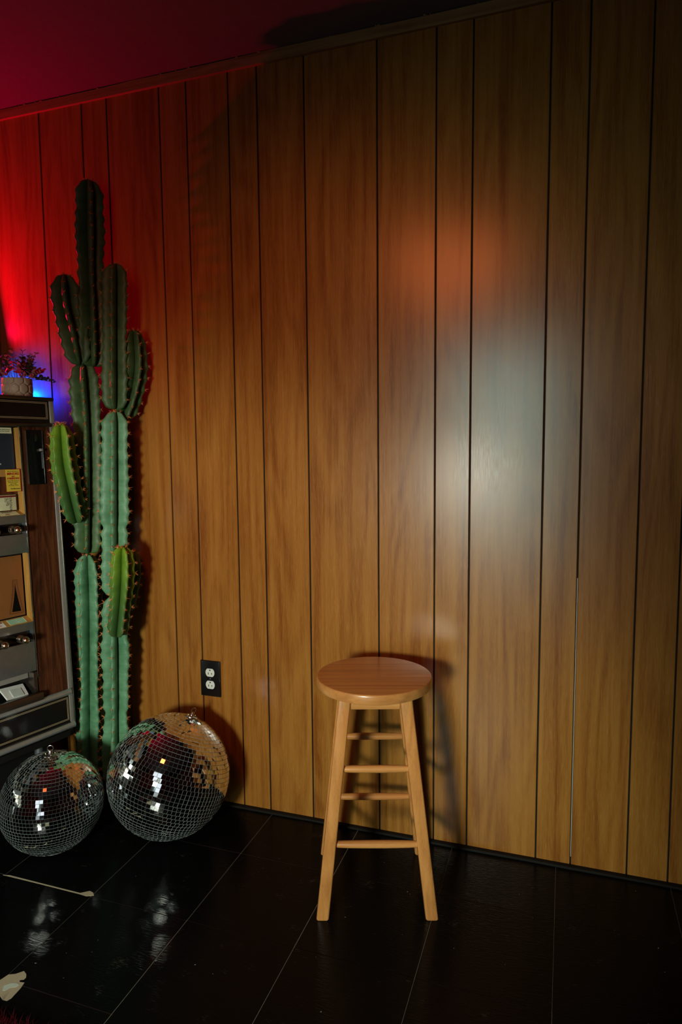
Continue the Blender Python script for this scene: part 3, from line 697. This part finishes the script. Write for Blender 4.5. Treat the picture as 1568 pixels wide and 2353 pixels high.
# pack in the display
pa = deep(-0.149, -0.309, D0+0.010); pc = deep(-0.149, -0.357, D0+0.010)
pk = vbox('display_pack', pa[0]-0.070, pa[0], pc[1], pa[1], D0, D0+0.010, M_PACK, None, bevel=0.0008); pk.location = VO; tag(pk, 'pale green cigarette pack lying sideways in the upper display of the vending machine', 'cigarette pack')
vbox('pack_band', pa[0]-0.070, pa[0]-0.0012, pa[1]-0.0075, pa[1]-0.0015, D0+0.0098, D0+0.0104, M_MAROON, pk)
dn = -vw
pcx = pa[0]-0.0195
text('VIRGINIA', 0.0118, vm(pcx, pa[1]-0.0285, D0+0.0103), dn, ve, vn, M_BLACKINK, pk, xscale=0.86)
text('SLIMS', 0.0118, vm(pcx-0.0105, pa[1]-0.0215, D0+0.0103), dn, ve, vn, M_BLACKINK, pk, xscale=0.86)
text('FILTER', 0.0045, vm(pcx-0.0175, pa[1]-0.0155, D0+0.0103), dn, ve, vn, M_STITCH, pk)
# notices
lb, _ = quad('health_label', [(*deep(-0.30, -0.1175, D0+0.008), D0+0.008), (*deep(-0.1480, -0.1185, D0+0.008), D0+0.008), (*deep(-0.1485, -0.1005, D0+0.008), D0+0.008), (*deep(-0.30, -0.0995, D0+0.008), D0+0.008)], M_CREAM, VM)
rx = deep(-0.1525, -0.1065, D0+0.0088)
text('Warning: The Surgeon General Has Determined', 0.0052, vm(rx[0], rx[1], D0+0.0088), ve, vw, vn, M_BLACKINK, lb, align='RIGHT')
text('That Cigarette Smoking Is Dangerous to Your Health.', 0.0052, vm(rx[0], rx[1]-0.0055, D0+0.0088), ve, vw, vn, M_BLACKINK, lb, align='RIGHT')
ec = deep(-0.190, -0.212, D0+0.0065); text('e', 0.010, vm(ec[0], ec[1], D0+0.0063), ve, vw, vn, M_WHITE, scr)
# glass over the display with the yellow sticker on it
stk, _ = quad('warning_sticker', [(-0.1785, -0.2995, 0.0012), (-0.1295, -0.3000, 0.0012), (-0.1290, -0.2290, 0.0012), (-0.1775, -0.2300, 0.0012)], M_REDINK, VM)
yf, _ = quad('sticker_face', [(-0.1775, -0.2985, 0.0018), (-0.1325, -0.2985, 0.0018), (-0.1325, -0.2305, 0.0018), (-0.1775, -0.2305, 0.0018)], M_YELLOW, stk)
def st_text(b_, size, u, v, mat, xs=1.0, bold=0.0): text(b_, size, vm(u, v, 0.0025), ve, vw, vn, mat, stk, xscale=xs, bold=bold)
st_text('Sales of Cigarettes to', 0.0045, -0.155, -0.2360, M_BLACKINK, 0.92)
st_text('MINORS', 0.0102, -0.155, -0.2440, M_REDINK, 1.02, 0.0003)
st_text('are', 0.0070, -0.155, -0.2515, M_REDINK, 1.0, 0.0002)
st_text('FORBIDDEN', 0.0079, -0.155, -0.2585, M_REDINK, 0.90, 0.0003)
for i, ln in enumerate(('by Law. We cooperate.', 'Please Ask. Respect', 'age and legal', 'restrictions. Thanks')): st_text(ln, 0.0042, -0.1555, -0.2655-0.0047*i, M_BLACKINK, 0.95)
st_text('The Management', 0.0047, -0.150, -0.2905, M_BLACKINK, 0.95, 0.0001)
# steel rails with rows of pull knobs
def rail(v_top, v_s0, v_s1, v_bot):
    vbox('steel_rail', ULW, UR, v_s0, v_top, -0.010, 0.003, M_STEEL, bevel=0.0012); lo_ = vbox('steel_rail', ULW, UR, v_bot, v_s1, -0.010, 0.003, M_STEEL, bevel=0.0012)
    vbox('knob_channel', ULW, UR, v_s1, v_s0, -0.026, -0.016, M_BLACK)
    vbox('channel_end', UR-0.003, UR, v_s1, v_s0, -0.016, 0.0, M_STEEL)
    return lo_
rail(-0.374, -0.400, -0.4345, -0.4955); rail(-0.7195, -0.745, -0.783, -0.880)
kprof = [(0.0105, -0.016), (0.0105, 0.004), (0.0125, 0.006), (0.0128, 0.011), (0.0112, 0.0135), (0.0122, 0.016), (0.0122, 0.019), (0.0100, 0.022), (0.0092, 0.028), (0.0108, 0.034), (0.0118, 0.040), (0.0112, 0.046), (0.0085, 0.0505), (0.0045, 0.0525), (0.0040, 0.0505), (0.0, 0.0500)]
kme = bm_mesh('pull_knob', lathe_bm(kprof, axis=vn, n=22), M_BRONZE, True)
for vk in (-0.4175, -0.7640):
    for i in range(9):
        link('pull_knob', kme, VM, vm(-0.1755-0.067*i, vk, 0.0))
# stitched leather panel with flared cut-outs
def leather_cut(u0):
    pts = []
    for i in range(9):
        t_ = i/8; pts.append((u0+0.0008+0.0008*(1-t_)+(-0.0150)*(t_**1.5), -0.584-0.092*t_))
    rt = []
    for i in range(9):
        t_ = i/8; rt.append((u0+0.0012+0.0145*(t_**1.35), -0.584-0.094*t_))
    return pts, rt
Lu0, Lv0 = deep(-0.1465, -0.500, D0+0.004); Lu1, Lv1 = deep(-0.60, -0.692, D0+0.004)
lp = vbox('leather_panel', ULW, Lu0, Lv1, Lv0, D0-0.004, D0+0.004, M_LEATHER, bevel=0.0008)
for i in range(6):
    us = -0.175-0.085*i
    pts, rt = leather_cut(us)
    P = [(*deep(u_, v_, D0+0.0046), D0+0.0046) for u_, v_ in pts]; Q = [(*deep(u_, v_, D0+0.0046), D0+0.0046) for u_, v_ in rt]
    b = bmesh.new(); A = [b.verts.new(vm(*p)) for p in P]; B = [b.verts.new(vm(*p)) for p in Q]
    for k in range(8): b.faces.new((A[k], A[k+1], B[k+1], B[k]))
    bmesh.ops.solidify(b, geom=list(b.faces), thickness=0.0006)
    link('cut_out', bm_mesh('cut_out', b, M_BLACKM), lp)
    # stitching: short thread pieces around the cut-out, two rows
    b = bmesh.new()
    for off in (0.0050, 0.0078):
        line = [(u_-off, v_) for u_, v_ in pts]+[(u_+off, v_) for u_, v_ in reversed(rt)]
        line[0] = (line[0][0], line[0][1]+off); line[-1] = (line[-1][0], line[-1][1]+off)
        lo_l = (pts[-1][0]-off, pts[-1][1]-off*0.8); lo_r = (rt[-1][0]+off, rt[-1][1]-off*0.8)
        line = line[:9]+[lo_l, lo_r]+line[9:]+[line[0]]
        for (a_, c_) in zip(line, line[1:]):
            ln = math.hypot(c_[0]-a_[0], c_[1]-a_[1]); k = max(1, int(ln/0.0045))
            for j in range(k):
                f0, f1 = (j+0.12)/k, (j+0.80)/k
                p0 = deep(a_[0]+(c_[0]-a_[0])*f0, a_[1]+(c_[1]-a_[1])*f0, D0+0.0045); p1 = deep(a_[0]+(c_[0]-a_[0])*f1, a_[1]+(c_[1]-a_[1])*f1, D0+0.0045)
                rod_bm(vm(*p0, D0+0.0045), vm(*p1, D0+0.0045), 0.00055, n=5, bm=b)
    tag(link('stitching', bm_mesh('stitching', b, M_STITCH), lp), kind='stuff')
# delivery tray
vbox('tray_back', ULW, UR, -0.955, -0.880, -0.085, -0.080, M_BLACKM)
vbox('tray_floor', ULW, UR, -0.962, -0.955, -0.085, 0.010, M_BLACK)
vbox('tray_cheek', UR-0.012, UR+0.0005, -0.960, -0.884, -0.080, 0.004, M_BEZ, bevel=0.002)
vbox('tray_flap', ULW, UR-0.014, -0.905, -0.882, -0.030, -0.026, M_SATIN)
tl = vbox('tray_lip', ULW-0.006, UR+0.008, -0.976, -0.950, 0.0, 0.022, M_BEZ, bevel=0.003)
ma, nr = quad('flat_carton', [(*deep(-0.2275, -0.9485, -0.005), -0.005), (*deep(-0.1585, -0.9525, -0.005), -0.005), (*deep(-0.1745, -0.914, -0.048), -0.048), (*deep(-0.2505, -0.909, -0.048), -0.048)], M_WHITE, None, 0.006); ma.location = VO; tag(ma, 'flat white carton lying in the delivery tray of the vending machine', 'carton')
quad('raised_panel', [(*deep(-0.209, -0.9445, -0.008), -0.0035), (*deep(-0.174, -0.9465, -0.008), -0.0035), (*deep(-0.185, -0.922, -0.036), -0.0315), (*deep(-0.2205, -0.9195, -0.036), -0.0315)], M_IVORY, ma, 0.004)
# lower chrome mouldings and striped kick panel
b = rod_bm(vm(UL+0.014, -0.984, 0.006), vm(-0.0135, -0.984, 0.006), 0.0105, n=24); link('chrome_moulding', bm_mesh('chrome_moulding', b, M_MOULD, True), VM)
kp = vbox('kick_panel', UL+0.017, -0.0175, -1.088, -0.990, -0.012, 0.001, M_BLACK)
frame_lines('pinstripe', kp, UL+0.024, -0.0215, -1.081, -1.003, 0.0012, 0.0012, M_GOLDLINE); frame_lines('pinstripe', kp, UL+0.0275, -0.025, -1.0775, -1.0065, 0.0012, 0.0012, M_GOLDLINE)
b = rod_bm(vm(UL+0.004, -1.102, 0.0), vm(-0.003, -1.102, 0.0), 0.0105, n=24); link('chrome_moulding', bm_mesh('chrome_moulding', b, M_MOULD, True), VM)
vbox('bottom_rail', UL+0.017, -0.0175, -1.0975, -1.0885, -0.012, 0.004, M_BEZ)
# ------------------------------------------------------------------ potted plant on the machine
PP = Vector((-1.722, 1.748, 1.4036)); PT = empty('potted_plant', PP); tag(PT, 'small potted plant with pink round leaves in a hexagon-patterned pot on the vending machine', 'potted plant')
b = bmesh.new(); nz_, na_ = 40, 180
def hexd(a, z):                          # distance to the edge of the nearest hexagon of the pattern, in cell units
    cw = 2*PI*0.045/10; x_ = a/(2*PI)*10; y_ = z/(cw*1.22)
    best = 9; sec = 9
    for row in range(-2, 6):
        for col in range(-1, 12):
            cx_ = col+(0.5 if row % 2 else 0); cy_ = row*0.80+0.1
            d_ = math.hypot(x_-cx_, (y_-cy_)*1.1)
            if d_ < best: sec = best; best = d_
            elif d_ < sec: sec = d_
    return sec-best
rows_ = []
for i in range(nz_+1):
    z = 0.066*i/nz_; row = []
    for k in range(na_):
        a = 2*PI*k/na_; e_ = min(1, hexd(a, z)/0.22); r = 0.0450+0.0026*math.sin(PI*min(1, z/0.066))**0.4-(1-e_*e_)*0.0040
        row.append(b.verts.new((r*math.cos(a), r*math.sin(a), z)))
    rows_.append(row)
rim = [b.verts.new((0.041*math.cos(2*PI*k/na_), 0.041*math.sin(2*PI*k/na_), 0.066)) for k in range(na_)]; ins = [b.verts.new((0.040*math.cos(2*PI*k/na_), 0.040*math.sin(2*PI*k/na_), 0.056)) for k in range(na_)]
rows_ += [rim, ins]
for r0, r1 in zip(rows_, rows_[1:]):
    for k in range(na_): b.faces.new((r0[k], r0[(k+1) % na_], r1[(k+1) % na_], r1[k]))
b.faces.new(list(reversed(rows_[0]))); b.faces.new(ins)
pm = bm_mesh('pot', b, M_POTW); pm.polygons.foreach_set('use_smooth', [True]*len(pm.polygons)); link('pot', pm, PT)
def leaf_mesh(name, mat, asp):
    v = []; f = []; N = 10
    for i in range(N):
        a = 2*PI*i/N; r = 0.5; v.append((r*math.cos(a)*1.0+0.5, r*math.sin(a)*asp, 0.10*abs(math.sin(a))+0.06*math.cos(a)))
    v.append((0.5, 0, -0.02))
    for i in range(N): f.append((i, (i+1) % N, N))
    me = mesh(name, v, f, mat, True); return me
bm_leaf = [leaf_mesh('leaf', M_LEAFP, 0.85), leaf_mesh('leaf', M_LEAFD, 0.55), leaf_mesh('leaf', M_LEAFP, 0.95)]
rp_ = random.Random(5); nleaf = 0
stems = bmesh.new(); specs = []
for i in range(24):
    a = rp_.uniform(0, 2*PI); tilt = rp_.uniform(0.05, 1.0); ln = rp_.uniform(0.075, 0.120)*(1.0-0.12*tilt)
    specs.append((a, tilt, ln, 0.06))
specs += [(math.radians(60), 1.15, 0.105, 0.30), (math.radians(35), 1.05, 0.10, 0.34), (math.radians(200), 0.35, 0.125, 0.05), (math.radians(150), 0.15, 0.115, 0.0), (math.radians(235), 0.8, 0.11, 0.05)]
for si, (a, tilt, ln, droop) in enumerate(specs):
    d = Vector((math.sin(tilt)*math.cos(a), math.sin(tilt)*math.sin(a), math.cos(tilt))); p0 = Vector((0.02*math.cos(a), 0.02*math.sin(a), 0.055))
    path = [p0+d*(ln*t/7)+Vector((0, 0, -droop*ln*(t/7)**2*1.2)) for t in range(8)]
    for p_, q_ in zip(path, path[1:]): rod_bm(p_, q_, 0.0008, n=5, bm=stems)
    dark = (si % 5 in (1, 3)) or si in (24, 25)
    for t in range(3, 8):
        for s in (-1, 1):
            p_ = path[t]; side = d.cross(Vector((0, 0, 1))).normalized()
            ang = rp_.uniform(-0.7, 0.7); dirn = (side*s*math.cos(ang)+d*0.5+d.cross(side)*math.sin(ang)*0.8).normalized()
            nrm = (d+Vector((rp_.uniform(-.5, .5), rp_.uniform(-.5, .5), rp_.uniform(0, .8)))).normalized(); y_ = nrm.cross(dirn).normalized(); z_ = dirn.cross(y_)
            M = Matrix((dirn, y_, z_)).transposed().to_4x4(); M.translation = p_
            size = rp_.uniform(0.016, 0.025)*(1.0-0.45*(t/7.0 if t > 5 else 0.2)); nleaf += 1
            if nleaf > 298: continue
            o = link('leaf', bm_leaf[1 if dark else rp_.choice((0, 2))], PT); o.matrix_local = M @ Matrix.Scale(size, 4)
link('stems', bm_mesh('stems', stems, M_STEM), PT)

# ------------------------------------------------------------------ lamps on the machine and in the ceiling
def tripod_lamp(name, label, P, aim, r, ln):
    root = empty(name, (P.x, P.y, 0)); tag(root, label, 'lamp')
    d = (Vector(aim)-P).normalized(); c = Vector((0, 0, P.z)); back = c-d*(0.05+ln)
    b = bmesh.new(); x_ = d.orthogonal().normalized(); y_ = d.cross(x_); prev = None      # open reflector bowl behind the bulb
    for (rr, h) in ((r*0.35, -ln), (r*0.8, -ln*0.55), (r*1.08, -0.01), (r*1.12, -0.01), (r*0.84, -ln*0.58), (r*0.37, -ln-0.01)):
        ring = [b.verts.new(c+d*(h-0.03)+(x_*math.cos(2*PI*i/28)+y_*math.sin(2*PI*i/28))*rr) for i in range(28)]
        if prev:
            for i in range(28): b.faces.new((prev[i], prev[(i+1) % 28], ring[(i+1) % 28], ring[i]))
        prev = ring
    link('reflector', bm_mesh('reflector', b, M_LAMPBLK, True), root)
    link('head', bm_mesh('head', rod_bm(back, back-d*0.10, r*0.36, n=20), M_LAMPBLK, True), root)
    j = back-d*0.05; hub = Vector((j.x, j.y, 0.42))
    link('pole', bm_mesh('pole', rod_bm((j.x, j.y, 0.40), (j.x, j.y, j.z), 0.011, n=12), M_LAMPBLK, True), root)
    for k in range(3):
        a_ = 2*PI*k/3+0.4; link('leg', bm_mesh('leg', rod_bm(hub, (j.x+0.30*math.cos(a_), j.y+0.30*math.sin(a_), 0.006), 0.008, n=10), M_LAMPBLK, True), root)
    return root
tripod_lamp('added_key_light', 'added studio light on a black tripod, unseen behind the camera', KEY, KEY_AIM, 0.24, 0.12)  # stand and reflector added around the key spot, out of view
RL = empty('red_wall_lamp', (ROOM_X0, RED.y, RED.z)); tag(RL, 'red wall lamp with an added black shadow shield behind the vending machine', 'lamp')
link('wall_plate', bm_mesh('wall_plate', rod_bm((0, 0, 0), (0.012, 0, 0), 0.045, n=24), M_LAMPBLK, True), RL)
link('arm', bm_mesh('arm', rod_bm((0.01, 0, 0), (RED.x-ROOM_X0-0.02, 0, 0), 0.007, n=12), M_LAMPBLK, True), RL)
P1 = Vector((-1.978, WALL_Y, 1.862)); P2 = Vector((-1.944, WALL_Y, 1.625)); ed = (P1-P2)  # unseen plate added, its edge set to cast the diagonal shadow on the wall
e1 = P2-ed*0.9; e2 = P1+ed*0.25; lf = Vector((-0.5, 0, -0.10)); kq = 0.42
bp_ = [RED+(q_-RED)*kq-Vector((ROOM_X0, RED.y, RED.z)) for q_ in (e1, e2, e2+lf, e1+lf)]
nb_ = (bp_[1]-bp_[0]).cross(bp_[3]-bp_[0]).normalized()*0.0008
link('blocker', mesh('blocker', [p+nb_ for p in bp_]+[p-nb_ for p in bp_], [(0, 1, 2, 3), (7, 6, 5, 4), (0, 4, 5, 1), (1, 5, 6, 2), (2, 6, 7, 3), (3, 7, 4, 0)], M_LAMPBLK), RL)
nf_ = Vector((0, 0.0008, 0))
fl_pts = ((-2.10, 0.0), (-1.25, 0.0), (-1.25, 1.385), (-1.765, 1.385), (-1.775, 1.54), (-1.84, 1.605), (-2.10, 1.635))  # added flap, outline traced to keep red off the wall by plant and machine
fp_ = [RED+(Vector((q_[0], WALL_Y, q_[1]))-RED)*0.15-Vector((ROOM_X0, RED.y, RED.z)) for q_ in fl_pts]; n_ = len(fp_)
link('blocker_flap', mesh('blocker_flap', [p+nf_ for p in fp_]+[p-nf_ for p in fp_], [tuple(range(n_)), tuple(range(2*n_-1, n_-1, -1))]+[(i, n_+i, n_+(i+1) % n_, (i+1) % n_) for i in range(n_)], M_LAMPBLK), RL)
mid_p = (bp_[0]+bp_[1]+bp_[2]+bp_[3])/4
link('blocker_arm', bm_mesh('blocker_arm', rod_bm((0.006, 0, 0), mid_p, 0.003, n=8), M_LAMPBLK, True), RL)
BL = empty('blue_puck_light', (BLUE.x, BLUE.y, 1.4036)); tag(BL, 'small blue puck light behind the potted plant on the vending machine', 'lamp')
link('puck', bm_mesh('puck', lathe_bm([(0.02, 0), (0.02, 0.014), (0.017, 0.018), (0.015, 0.016)], n=24), M_LAMPBLK, True), BL)
DL = empty('ceiling_downlight', (-0.66, 0.02, CEIL_Z)); tag(DL, 'round ceiling downlight with a warm bulb', 'lamp')
b = bmesh.new(); prev = None
for (r, h) in ((0.31, 0.0), (0.33, 0.0), (0.33, -0.012), (0.312, -0.014), (0.31, 0.0)):
    ring = [b.verts.new((r*math.cos(2*PI*i/32), r*math.sin(2*PI*i/32), h)) for i in range(32)]
    if prev:
        for i in range(32): b.faces.new((prev[i], prev[(i+1) % 32], ring[(i+1) % 32], ring[i]))
    prev = ring
link('trim_ring', bm_mesh('trim_ring', b, M_LAMPBLK, True), DL)

# ------------------------------------------------------------------ shag rug at the picture's lower left corner
RG = empty('shag_rug', (-1.00, 0.68, 0)); tag(RG, 'dark red shag rug on the black tiles at the lower left corner', 'rug')
rg = random.Random(11); N = 90; edge = []
for i in range(N):
    a = 2*PI*i/N; ca, sa = math.cos(a), math.sin(a); k = (abs(ca/0.46)**5+abs(sa/0.335)**5)**(-1/5); k *= 1+0.012*math.sin(7*a)+0.01*math.sin(13*a+1)
    edge.append((k*ca, k*sa))
v = [(x_, y_, 0.001) for x_, y_ in edge]+[(x_*0.985, y_*0.985, 0.010) for x_, y_ in edge]; f = [list(range(N-1, -1, -1)), list(range(N, 2*N))]+[(i, (i+1) % N, N+(i+1) % N, N+i) for i in range(N)]
link('backing', mesh('backing', v, f, M_RUG), RG)
sv, sf = [], []
def inside(x_, y_): return (abs(x_/0.46)**5+abs(y_/0.335)**5) < 0.98
cnt = 0
while cnt < 16000:
    x_, y_ = rg.uniform(-0.47, 0.47), rg.uniform(-0.345, 0.345)
    if not inside(x_, y_): continue
    cnt += 1; a = rg.uniform(0, 2*PI); ln = rg.uniform(0.016, 0.030); lean = rg.uniform(0.1, 0.7); wd = rg.uniform(0.0006, 0.0012)
    d = Vector((math.cos(a)*math.sin(lean), math.sin(a)*math.sin(lean), math.cos(lean))); s_ = Vector((-math.sin(a), math.cos(a), 0))*wd; p0 = Vector((x_, y_, 0.008)); b0 = len(sv)
    mid_ = p0+d*ln*0.55; tip = p0+d*ln+Vector((math.cos(a), math.sin(a), -0.4))*ln*0.22
    sv += [p0-s_, p0+s_, mid_+s_*0.8, mid_-s_*0.8, tip]; sf += [(b0, b0+1, b0+2, b0+3), (b0+3, b0+2, b0+4)]
tag(link('pile', mesh('pile', sv, sf, M_RUG), RG), kind='stuff')
